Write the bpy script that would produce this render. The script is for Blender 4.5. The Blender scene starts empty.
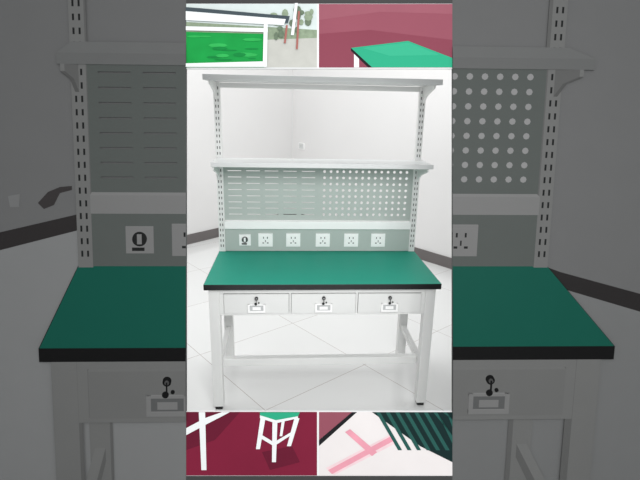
import bpy, bmesh, math, random
from mathutils import Vector, Matrix
random.seed(4)
sc=bpy.context.scene
sc.view_settings.view_transform='Standard'
sc.view_settings.exposure=0.0

# ------------------------------------------------------------------ camera
F=480.07; P,YW,RL=.2788,.0658,.02
CAM=Vector((-.1861,-2.3612,1.6906))
fw=Vector((math.sin(YW)*math.cos(P),math.cos(YW)*math.cos(P),-math.sin(P)))
rt=Vector((math.cos(YW),-math.sin(YW),0)); up=rt.cross(fw)
R2=rt*math.cos(RL)+up*math.sin(RL); U2=-rt*math.sin(RL)+up*math.cos(RL)
cam=bpy.data.objects.new('camera',bpy.data.cameras.new('camera'))
sc.collection.objects.link(cam)
m=Matrix((R2,U2,-fw)).transposed().to_4x4(); m.translation=CAM
cam.matrix_world=m; cam.data.lens=F/640*36; cam.data.sensor_width=36
cam.data.shift_x=.5/640
sc.camera=cam
def floor_pt(X,Y,z=0):
    d=fw+R2*((X-319.5)/F)+U2*((240-Y)/F)
    return CAM+d*((z-CAM.z)/d.z)

# ------------------------------------------------------------------ materials
def lin(c): 
    c=c/255
    return c/12.92 if c<=.04045 else ((c+.055)/1.055)**2.4
MATS={}
def mat(name,rgb,rough=.5,noise=.0,scale=8,metal=0,spec=.5,bump=0):
    if name in MATS: return MATS[name]
    M=bpy.data.materials.new(name); M.use_nodes=True; nt=M.node_tree
    b=nt.nodes['Principled BSDF']; b.inputs['Roughness'].default_value=rough
    b.inputs['Metallic'].default_value=metal
    b.inputs['Specular IOR Level'].default_value=spec
    col=[lin(v) for v in rgb]
    n=nt.nodes.new('ShaderNodeTexNoise'); n.inputs['Scale'].default_value=scale; n.inputs['Detail'].default_value=4
    tc=nt.nodes.new('ShaderNodeTexCoord'); nt.links.new(tc.outputs['Object'],n.inputs['Vector'])
    mx=nt.nodes.new('ShaderNodeMix'); mx.data_type='RGBA'
    k=max(noise,.01)
    mx.inputs[6].default_value=(*[c*(1-k) for c in col],1); mx.inputs[7].default_value=(*[min(1,c*(1+k)) for c in col],1)
    nt.links.new(n.outputs['Fac'],mx.inputs[0]); nt.links.new(mx.outputs[2],b.inputs['Base Color'])
    MATS[name]=M; return M
PAL={ # name: (rgb, rough)
 'powder_coat':((226,227,225),.4),'shelf_coat':((209,211,210),.4),'peg_coat':((175,184,179),.45),
 'green_mat':((14,142,120),.55),'black_edge':((18,20,22),.4),'rubber':((15,15,15),.6),
 'plastic_white':((246,246,245),.3),'dark_slot':((60,63,63),.6),'drawer_coat':((220,221,219),.4),
 'steel':((150,150,150),.3),'handle_in':((185,187,187),.4),'gap':((120,122,122),.6)}
for k,(c,r) in PAL.items(): mat(k,c,r,noise=.03,scale=12,spec=.3 if k=='green_mat' else .5)

# ------------------------------------------------------------------ primitives
def box(x0,x1,y0,y1,z0,z1,m):
    v=[(x0,y0,z0),(x1,y0,z0),(x1,y1,z0),(x0,y1,z0),(x0,y0,z1),(x1,y0,z1),(x1,y1,z1),(x0,y1,z1)]
    f=[(0,3,2,1),(4,5,6,7),(0,1,5,4),(1,2,6,5),(2,3,7,6),(3,0,4,7)]
    return (v,f,m)
def prism(poly,axis,a0,a1,m):
    n=len(poly); v=[]
    for a in (a0,a1):
        for p in poly:
            q=list(p); q.insert(axis,a); v.append(tuple(q))
    f=[tuple(range(n)),tuple(range(2*n-1,n-1,-1))]+[(i,i+n,(i+1)%n+n,(i+1)%n) for i in range(n)]
    return (v,f,m)
def disc(cx,cz,r,y0,y1,m,n=20):
    return prism([(cx+r*math.cos(2*math.pi*i/n),cz+r*math.sin(2*math.pi*i/n)) for i in range(n)],1,y0,y1,m)
def rect(x0,x1,y,z0,z1,m):
    return ([(x0,y,z0),(x1,y,z0),(x1,y,z1),(x0,y,z1)],[(0,1,2,3)],m)
def cells(x0,x1,z0,z1,nx,nz,y,hole,m):
    """perforated sheet: grid of cells each with a real hole"""
    v=[];f=[];dx=(x1-x0)/nx;dz=(z1-z0)/nz
    for i in range(nx):
        for j in range(nz):
            a=x0+i*dx;c=z0+j*dz;cx=a+dx/2;cz=c+dz/2
            o=[(a,c),(cx,c),(a+dx,c),(a+dx,cz),(a+dx,c+dz),(cx,c+dz),(a,c+dz),(a,cz)]
            if hole[0]=='r':
                h=[(cx+hole[1]*math.cos(t),cz+hole[1]*math.sin(t)) for t in [math.radians(225+45*k) for k in range(8)]]
            else:
                w,hh=hole[1]/2,hole[2]/2
                h=[(cx-w,cz-hh),(cx,cz-hh),(cx+w,cz-hh),(cx+w,cz),(cx+w,cz+hh),(cx,cz+hh),(cx-w,cz+hh),(cx-w,cz)]
            b=len(v); v+=[(p[0],y,p[1]) for p in o+h]
            f+=[(b+k,b+(k+1)%8,b+8+(k+1)%8,b+8+k) for k in range(8)]
    return (v,f,m)

# ------------------------------------------------------------------ workbench description
H=.7706;D=.6235;ZM=1.350;ZT=1.813;SF=.347;UX=.6075;LX=.582;W=.63
UY=.598
parts={}
parts['tabletop']=[box(-W,W,0,D,H-.032,H-.001,'black_edge'),box(-W+.002,W-.002,.001,D-.002,H-.002,H,'green_mat')]
h=.0275
for i,(x,y) in enumerate([(-LX,.05),(LX,.05),(-LX,D-.05),(LX,D-.05)],1):
    parts['leg_%d'%i]=[box(x-h,x+h,y-h,y+h,.022,H-.032,'powder_coat')]
    parts['foot_%d'%i]=[box(x-.02,x+.02,y-.02,y+.02,0,.024,'rubber')]
A0=.583;A1=H-.032
parts['front_frame']=[box(-LX+h,LX-h,.026,.05,A1-.028,A1,'powder_coat'),box(-LX+h,LX-h,.026,.05,A0,A0+.01,'powder_coat'),
   box(-LX+h,-.532,.026,.05,A0+.01,A1-.028,'powder_coat'),box(.532,LX-h,.026,.05,A0+.01,A1-.028,'powder_coat'),
   box(-.185,-.175,.026,.05,A0+.01,A1-.028,'powder_coat'),box(.175,.185,.026,.05,A0+.01,A1-.028,'powder_coat')]
parts['drawer_housing']=[box(-LX+h,LX-h,.06,D-.09,A0,A1,'gap'),]
parts['side_frame']=[box(s*(LX+.02)-.006,s*(LX+.02)+.006,.0775,D-.0775,A0,A1,'powder_coat') for s in(-1,1)]
parts['back_frame']=[box(-LX+h,LX-h,D-.06,D-.03,A0,A1,'powder_coat')]
for i,(a,b) in enumerate([(-.530,-.187),(-.173,.173),(.187,.530)],1):
    c=(a+b)/2; z0=A0+.013; z1=A1-.031; hz=z0+.030
    pr=[box(a,b,.019,.058,z0,z1,'drawer_coat')]
    pr+=[box(c-.046,c+.046,.012,.019,hz+.020,hz+.026,'plastic_white'),box(c-.046,c+.046,.010,.019,hz-.022,hz-.012,'plastic_white'),
         box(c-.046,c-.036,.011,.019,hz-.022,hz+.026,'plastic_white'),box(c+.036,c+.046,.011,.019,hz-.022,hz+.026,'plastic_white'),
         box(c-.036,c+.036,.015,.019,hz-.012,hz+.020,'handle_in'),box(c-.022,c+.022,.013,.0155,hz-.007,hz+.010,'plastic_white')]
    pr+=[disc(c,z1-.022,.0095,.008,.019,'black_edge'),disc(c,z1-.022,.005,.004,.0085,'steel')]
    pr+=[box(c-.0015,c+.0015,-.002,.004,z1-.044,z1-.020,'black_edge'),disc(c-.003,z1-.048,.0075,-.001,.003,'black_edge',12),
         disc(c+.013,z1-.042,.0045,.0,.004,'black_edge',10)]
    parts['drawer_%d'%i]=pr
parts['side_rail_1']=[box(-LX-.014,-LX+.014,.0775,D-.0775,.225,.265,'powder_coat')]
parts['side_rail_2']=[box(LX-.014,LX+.014,.0775,D-.0775,.225,.265,'powder_coat')]
parts['stretcher']=[box(-LX+.014,LX-.014,.125,.165,.220,.265,'powder_coat')]
for i,s in enumerate((-1,1),1):
    x=s*UX
    pr=[box(x-.019,x+.019,UY-.018,UY+.018,H,ZT-.02,'powder_coat')]
    z=H+.03
    while z<ZT-.03:
        pr+=[box(x-.010,x-.005,UY-.0195,UY-.017,z,z+.016,'dark_slot'),box(x+.005,x+.010,UY-.0195,UY-.017,z,z+.016,'dark_slot')]
        z+=.034
    parts['upright_%d'%i]=pr
parts['top_cross_tube']=[box(-UX+.019,UX-.019,UY-.012,UY+.012,ZT-.05,ZT-.022,'powder_coat')]
for nm,Z,t,xa,xb in(('top_shelf',ZT,.030,-.645,.65),('middle_shelf',ZM,.026,-.622,.638)):
    parts[nm]=[box(xa,xb,SF,UY+(.02 if Z==ZT else -.019),Z-.6*t,Z-.6*t+t,'shelf_coat'),]
    zb=Z-.6*t
    parts[nm+'_brackets']=[prism([(UY-.02,zb),(SF+.012,zb),(SF+.012,zb-.018),(UY-.10,zb-.055),(UY-.02,zb-.10)],0,s*(UX+.004)-.005,s*(UX+.004)+.005,'powder_coat') for s in(-1,1)]
bx=UX-.02; PZ0=.972; PZ1=ZM-.018; PY=.590
parts['perforated_board']=[cells(.012,bx-.022,PZ0+.02,PZ1-.03,14,8,PY,('r',.0088),'peg_coat'),
  rect(bx-.022,bx,PY,PZ0,PZ1,'peg_coat'),rect(.012,bx-.022,PY,PZ0,PZ0+.02,'peg_coat'),rect(.012,bx-.022,PY,PZ1-.03,PZ1,'peg_coat'),
  rect(0,.012,PY,PZ0,PZ1,'peg_coat')]
parts['louvred_board']=[cells(-bx+.012,-.012,PZ0+.02,PZ1-.03,5,8,PY,('s',.082,.0045),'peg_coat'),
  rect(-bx,-bx+.012,PY,PZ0,PZ1,'peg_coat'),rect(-bx+.012,-.012,PY,PZ0,PZ0+.02,'peg_coat'),rect(-bx+.012,-.012,PY,PZ1-.03,PZ1,'peg_coat'),
  rect(-.012,0,PY,PZ0,PZ1,'peg_coat')]
parts['light_rail']=[box(-bx,bx,.565,.60,.921,.970,'plastic_white')]
parts['socket_panel']=[box(-bx,bx,.578,.598,H+.004,.919,'peg_coat')]
for i,x in enumerate([-.464,-.335,-.16,.028,.21,.384]):
    zc=.848
    if i==0:
        pr=[box(x-.036,x+.036,.571,.578,zc-.036,zc+.036,'plastic_white'),disc(x,zc+.004,.019,.564,.571,'dark_slot'),
            box(x-.006,x+.006,.560,.5645,zc-.008,zc+.018,'plastic_white'),box(x-.02,x+.012,.566,.571,zc-.028,zc-.020,'dark_slot')]
        parts['power_switch']=pr; continue
    pr=[box(x-.045,x+.045,.571,.578,zc-.043,zc+.043,'plastic_white'),box(x-.036,x+.036,.569,.571,zc-.034,zc+.034,'plastic_white')]
    for dx,dz,w,hh in((-.012,.016,.0025,.006),(.012,.016,.0025,.006),(0,-.006,.002,.007),(-.014,-.018,.005,.003),(.014,-.018,.005,.003)):
        pr.append(box(x+dx-w,x+dx+w,.568,.5692,zc+dz-hh,zc+dz+hh,'dark_slot'))
    parts['power_socket_%d'%i]=pr

def build(name,prims,parent=None,mw=None,bevel=0,resolve=None):
    bm=bmesh.new(); mats=[]
    for v,f,mm in prims:
        if mm not in mats: mats.append(mm)
        vs=[bm.verts.new(p) for p in v]
        for q in f:
            try:
                fc=bm.faces.new([vs[k] for k in q]); fc.material_index=mats.index(mm)
            except ValueError: pass
    bmesh.ops.recalc_face_normals(bm,faces=bm.faces)
    me=bpy.data.meshes.new(name); bm.to_mesh(me); bm.free()
    for mm in mats: me.materials.append(MATS[mm])
    o=bpy.data.objects.new(name,me); sc.collection.objects.link(o)
    if mw is not None: o.matrix_world=mw
    if parent: o.parent=parent
    if bevel:
        b=o.modifiers.new('bevel','BEVEL'); b.width=bevel; b.segments=2; b.limit_method='ANGLE'
    return o
bench=bpy.data.objects.new('workbench',None); sc.collection.objects.link(bench)
for n,pr in parts.items():
    bv={'tabletop':0.0015}.get(n,.002)
    if 'board' in n or 'socket' in n or 'switch' in n: bv=0
    if n.startswith(('drawer','upright')): bv=.0008
    build(n,pr,bench,bevel=bv)

# ------------------------------------------------------------------ room
L1=floor_pt(187,244.5);L2=floor_pt(219.5,236.5);Q1=floor_pt(425,260.5);Q2=floor_pt(452,269)
def isect(a,b,c,d):
    r=(b-a).xy;s=(d-c).xy;t=((c-a).xy.x*s.y-(c-a).xy.y*s.x)/(r.x*s.y-r.y*s.x)
    return Vector((a.x+r.x*t,a.y+r.y*t,0))
C=isect(L1,L2,Q1,Q2)
dl=(L1-C).normalized(); dr=(Q2-C).normalized()
EL=C+dl*9; ER=C+dr*9
mat('wall_paint',(226,225,224),.7,noise=.02,scale=1.5)
mat('wall_paint_right',(226,225,224),.7,noise=.02,scale=1.5)
mat('baseboard_paint',(104,99,98),.4)
M=bpy.data.materials.new('floor_tile'); M.use_nodes=True; nt=M.node_tree; b=nt.nodes['Principled BSDF']
tc=nt.nodes.new('ShaderNodeTexCoord'); mp=nt.nodes.new('ShaderNodeMapping'); br=nt.nodes.new('ShaderNodeTexBrick')
nt.links.new(tc.outputs['Object'],mp.inputs['Vector']); nt.links.new(mp.outputs['Vector'],br.inputs['Vector'])
mp.inputs['Rotation'].default_value=(0,0,-math.atan2(dr.y,dr.x)); mp.inputs['Location'].default_value=(.2,.25,0)
br.offset=0; br.inputs['Scale'].default_value=1; br.inputs['Brick Width'].default_value=.8; br.inputs['Row Height'].default_value=.8
br.inputs['Mortar Size'].default_value=.0022; br.inputs['Color1'].default_value=(.77,.775,.765,1); br.inputs['Color2'].default_value=(.75,.755,.745,1)
br.inputs['Mortar'].default_value=(.45,.41,.39,1)
nt.links.new(br.outputs['Color'],b.inputs['Base Color']); b.inputs['Roughness'].default_value=.14
MATS['floor_tile']=M
corners=[C,EL,Vector((EL.x,-4.5,0)),Vector((ER.x,-4.5,0)),ER]
build('floor',[prism([(p.x,p.y) for p in corners],2,-.05,0,'floor_tile')])
def wall(name,a,bb,m,inner):
    d=(bb-a).normalized(); n=Vector((-d.y,d.x,0)); 
    if n.dot(inner)>0:n=-n   # outward
    def quad(t0,t1,off0,off1,m,z0,z1,nm):
        p=[a+d*t0+n*off0,a+d*t1+n*off0,a+d*t1+n*off1,a+d*t0+n*off1]
        build(nm,[prism([(q.x,q.y) for q in p],2,z0,z1,m)])
    Ln=(bb-a).length
    quad(0,Ln,0,.12,m,0,3.3,name)
    quad(0,Ln,-.012,0,'baseboard_paint',0,.12,name.replace('wall','baseboard'))
    return d,n
inner=(Vector((0,0,0))-C)
dL,nL=wall('wall_left',C,EL,'wall_paint',inner)
dR,nR=wall('wall_right',C,ER,'wall_paint_right',inner)
def ray_wall(X,Y,a,n):
    d=fw+R2*((X-319.5)/F)+U2*((240-Y)/F); t=(a-CAM).dot(n)/d.dot(n); return CAM+d*t
pt=ray_wall(302,146,C,nR)
mw=Matrix((dR,nR,Vector((0,0,1)))).transposed().to_4x4(); mw.translation=pt-nR*.006
build('wall_outlet',[box(-.06,.06,-.006,.006,-.045,.045,'plastic_white'),box(-.05,.05,-.009,-.006,-.036,.036,'shelf_coat'),
   box(-.02,-.014,-.011,-.009,-.012,.012,'handle_in'),box(.014,.02,-.011,-.009,-.012,.012,'handle_in')],mw=mw)

# ------------------------------------------------------------------ display board with printed photos
DP=2.13; S=DP/F
pm=Matrix((R2,U2,-fw)).transposed().to_4x4(); pm.translation=CAM+fw*DP
fr=bpy.data.objects.new('photo_display_board',None); sc.collection.objects.link(fr); fr.matrix_world=pm
def uv(X,Y,w=0): return ((X-319.5)*S,(240-Y)*S,w)
def sheet(pts,w,m): # flat ink shape
    return ([uv(x,y,w) for x,y in pts],[tuple(range(len(pts)))],m)
def pbox(x0,x1,y0,y1,w0,w1,m):
    a=uv(x0,y1);b2=uv(x1,y0); return box(a[0],b2[0],a[1],b2[1],w0,w1,m)
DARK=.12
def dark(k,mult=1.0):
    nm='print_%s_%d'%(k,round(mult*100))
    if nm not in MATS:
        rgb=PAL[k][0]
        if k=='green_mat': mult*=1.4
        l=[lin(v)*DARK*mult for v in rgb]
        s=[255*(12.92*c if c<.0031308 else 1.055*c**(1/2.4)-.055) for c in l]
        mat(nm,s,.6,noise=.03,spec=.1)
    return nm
PAL['bgwall']=((215,216,216),1);PAL['bgfloor']=((242,244,244),1);PAL['bgbase']=((95,90,90),1);PAL['bright']=((255,255,255),1)
ZM_=2.405
def zoomed(p):
    d=Vector(p)-CAM; z=d.dot(fw)
    return (d.dot(R2)/z*DP*ZM_, d.dot(U2)/z*DP*ZM_, .0015+.08*(1/z-.28))
def poster(name,X0,X1,bg):
    u0=(X0-319.5)*S;u1=(X1-319.5)*S;v0=(240-484)*S;v1=(240+4)*S
    bm=bmesh.new(); mats=[]
    pp=dict(parts); pp['hole_board_bright_sheet']=[rect(.005,bx-.005,.60,PZ0+.01,PZ1-.01,'bright')]  # bright sheet added behind the holed board, brightness painted so holes print light
    for n,prs in pp.items():
        for v,f,mm in prs:
            t=bmesh.new(); vs=[t.verts.new(p) for p in v]
            for q in f: t.faces.new([vs[k] for k in q])
            t.normal_update()
            if len(f)>1 and 'board' not in n: bmesh.ops.recalc_face_normals(t,faces=t.faces)
            for fc in t.faces:
                nn=fc.normal
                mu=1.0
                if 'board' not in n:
                    mu=.72 if abs(nn.x)>.6 else (1.08 if nn.z>.6 else (.55 if nn.z<-.6 else 1.0))  # shading by original face direction, painted into the print colour
                if n in('side_frame','back_frame','drawer_housing'): mu=.4  # frame parts beneath the top get painted shade
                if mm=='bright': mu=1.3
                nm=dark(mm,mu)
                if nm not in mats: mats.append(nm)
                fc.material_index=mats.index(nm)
            for vv in t.verts: vv.co=zoomed(vv.co)
            for co,no in(((u0,0,0),(-1,0,0)),((u1,0,0),(1,0,0)),((0,v0,0),(0,-1,0)),((0,v1,0),(0,1,0))):
                g=t.verts[:]+t.edges[:]+t.faces[:]
                if g: bmesh.ops.bisect_plane(t,geom=g,plane_co=co,plane_no=no,clear_outer=True)
            me=bpy.data.meshes.new('tmp'); t.to_mesh(me); t.free(); bm.from_mesh(me); bpy.data.meshes.remove(me)
    for v,f,mm in bg+[pbox(X0,X1,-4,484,-.012,0,dark('bgwall'))]:
        if mm not in mats: mats.append(mm)
        vs=[bm.verts.new(p) for p in v]
        for q in f: bm.faces.new([vs[k] for k in q]).material_index=mats.index(mm)
    me=bpy.data.meshes.new(name); bm.to_mesh(me); bm.free()
    for mm in mats: me.materials.append(MATS[mm])
    o=bpy.data.objects.new(name,me); sc.collection.objects.link(o); o.parent=fr
    return o
bgL=[sheet([(-7,252),(79,230),(186,206),(186,484),(-7,484)],.0004,dark('bgfloor',1.15)),
     sheet([(-7,234),(79,214),(186,190),(186,206),(79,230),(-7,252)],.0008,dark('bgbase'))]
bgL+=[sheet([(38,203),(48,192),(60,187),(72,186),(72,190),(60,193),(54,205),(44,209)],.0009,dark('bgbase',1.6)),
      sheet([(8,196),(20,194),(19,207),(10,207)],.0009,dark('bgwall',1.25))]
bgR=[sheet([(452,232),(560,286),(648,314),(648,484),(452,484)],.0004,dark('bgfloor',.9)),
     sheet([(452,232),(560,272),(648,296),(648,314),(560,288),(452,246)],.0008,dark('bgbase',.8))]
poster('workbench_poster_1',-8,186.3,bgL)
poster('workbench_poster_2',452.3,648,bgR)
mat('board_white',(215,215,215),.6); mat('board_dark',(60,60,60),.6,spec=.1); mat('metal_stand',(90,90,92),.4)
def fpart(n,prs): return build(n,prs,parent=fr)
fpart('header_board',[pbox(186.3,452.3,-4,68.5,-.012,-.001,'board_white'),pbox(186.3,452.3,-4,3.5,-.001,.001,'board_dark')])
fpart('base_board',[pbox(186.3,452.3,411.5,484,-.012,-.001,'board_white'),pbox(186.3,452.3,476,484,-.001,.001,'board_dark')])
rails=[]
for x in (60,580):   # each rail runs down to the floor
    p=pm@Vector(uv(x,484,-.03)); yb=484+(p.z/U2.z)/S-1.5
    rails.append(pbox(x-4,x+4,-4,yb,-.05,-.012,'metal_stand'))
fpart('stand_rails',rails)

def ink(n,rgb,noise=.0,scale=8): 
    mat('ink_'+n,rgb,.6,noise=noise,scale=scale,spec=.1); return 'ink_'+n
def pprint(name,x0,x1,y0,y1,base,shapes):
    prs=[pbox(x0,x1,y0,y1,-.001,.0005,base)]
    for i,(pts,m) in enumerate(shapes): prs.append(sheet(pts,.0008+.0002*i,m))
    return build(name,prs,parent=fr)
sky=ink('sky',(190,200,198),.08,20); grn=ink('green',(22,138,62),.2,12); grn2=ink('green_lit',(44,156,76),.2,20); grn3=ink('green_deep',(14,118,54),.2,20)
gd=ink('grey_dark',(62,72,77)); wh=ink('white',(212,215,215)); tree=ink('tree',(128,142,120),.3,60); road=ink('road',(172,172,166),.1,20)
red=ink('red',(150,95,88)); tr2=ink('tree_dark',(96,110,92),.3,60)
random.seed(2)
blobs=[]
for k in range(14):
    x=random.uniform(190,255); y=random.uniform(36,60); rx=random.uniform(4,12); ry=random.uniform(.6,2)
    x=max(187+rx,min(263-rx,x))
    blobs.append(([(x+rx*math.cos(a*.785),min(66,y+ry*math.sin(a*.785))) for a in range(8)],grn2 if k%2 else grn3))
for k in range(18):
    x=random.uniform(273,312); y=random.uniform(8,38); rx=random.uniform(2,4.5); ry=random.uniform(2,5)
    blobs.append(([(x+rx*math.cos(a*.785),max(4.5,y+ry*math.sin(a*.785))) for a in range(8)],tree if k%2 else tr2))
pprint('photo_print_1',186.3,317,4,67.5,sky,[
 ([(186.3,22),(317,30),(317,42),(186.3,36)],tree),([(262,40),(317,38),(317,67.5),(262,67.5)],road),
 ([(186.3,32),(266,34),(264,67.5),(186.3,67.5)],grn)]+blobs+[
 ([(186.3,27),(268,29),(268,33),(186.3,31)],wh),([(264,24),(268,24),(267,67.5),(263,67.5)],wh),([(186.3,64),(264,62),(264,67.5),(186.3,67.5)],wh),
 ([(186.3,8),(200,9),(290,17),(288,24),(186.3,19)],gd),([(186.3,12),(286,20),(284,26),(186.3,21)],wh),
 ([(291,36),(294,36),(298,4),(295,4)],wh),([(284,44),(286,44),(288,26),(286,26)],red),([(296,50),(298,50),(300,12),(298,12)],red)])
mv=ink('mauve',(132,72,85),.15,1.5); mvd=ink('mauve_dark',(122,60,74),.15,2); mvl=ink('mauve_light',(138,80,92),.12,5); gt=ink('table_green',(40,150,115)); bk=ink('black',(25,25,28)); gt2=ink('table_green_lit',(50,157,122))
pprint('photo_print_2',319,452.3,4,67.5,mv,[
 ([(319,4),(452.3,4),(452.3,14),(380,12),(319,20)],mvl),
 ([(319,34),(370,30),(452.3,40),(452.3,67.5),(319,67.5)],mvd),
 ([(351,48),(408,41),(452.3,58),(452.3,67.5),(372,67.5)],gt),([(362,48),(408,42.5),(440,55),(390,56)],gt2),([(351,48),(372,67.5),(368,67.5),(351,51)],bk),([(354,54),(359,59),(359,67.5),(354,67.5)],wh)])
ma=ink('maroon',(112,26,50),.2,2); mad=ink('maroon_dark',(90,20,41),.1,6)
def leg(x0,y0,x1,y1,w=2.5): return ([(x0-w,y0),(x0+w,y0),(x1+w*.8,y1),(x1-w*.8,y1)],wh)
pprint('photo_print_3',186.3,317,412,475.5,ma,[
 ([(186.3,412),(240,412),(215,440),(186.3,450)],mad),([(262,452),(292,446),(300,462),(270,470)],mad),
 leg(202,412,204,470,3.2),([(186.3,428),(205,418),(222,412),(230,412),(205,425),(186.3,435)],wh),
 leg(263,418,258,449),leg(275,420,274,462),leg(297,418,289,446),leg(284,416,281,436,1.6),
 ([(259,433),(274,442),(291,432),(291,435),(274,446),(259,437)],wh),
 ([(260,412),(300,412),(298,416),(276,420),(260,415)],gt),([(260,415),(276,420),(298,416),(298,418),(276,423),(260,418)],wh)])
pk=ink('pink',(206,140,154),.2,10); pkl=ink('pink_light',(214,188,192),.2,10); pw=ink('pale',(208,203,202),.05,6); slat=ink('slat',(34,78,72)); slat2=ink('slat_dark',(14,36,36))
sl=[([(372,412),(452.3,412),(452.3,462),(420,446)],slat2)]
for k in range(9):
    x=376+k*9.5
    sl.append(([(x,412),(x+4,412),(min(452.3,x+26),412+38),(min(452.3,x+22),412+38)] if x+26<452 else [(x,412),(min(452.3,x+4),412),(452.3,412+min(38,(448-x)*1.7+6)),(452.3,412+max(3,(448-x)*1.7-2))],slat))
pprint('photo_print_4',319,452.3,412,475.5,pw,[
 ([(319,412),(352,412),(319,440)],mv),([(319,440),(352,412),(357,412),(319,446)],bk),
 ([(326,468),(391,434),(398,442),(334,475)],pkl),([(328,470),(391,436),(395,440),(332,474)],pk),([(345,432),(350,429),(377,452),(372,456)],pk)]+sl)

# ------------------------------------------------------------------ light
w=bpy.data.worlds.new('world'); sc.world=w; w.use_nodes=True
w.node_tree.nodes['Background'].inputs[0].default_value=(.97,.985,1,1); w.node_tree.nodes['Background'].inputs[1].default_value=.93
def area(name,loc,tgt,size,power,col=(1,1,1)):
    l=bpy.data.lights.new(name,'AREA'); l.energy=power; l.size=size; l.color=col
    o=bpy.data.objects.new(name,l); o.location=loc; o.rotation_euler=(Vector(tgt)-Vector(loc)).to_track_quat('-Z','Y').to_euler(); sc.collection.objects.link(o)
area('room_light',(-.5,1.2,3.6),(0,2.2,0),1.8,55)
area('front_light',(.3,-2.9,2.6),(0,0,.7),1.4,75)
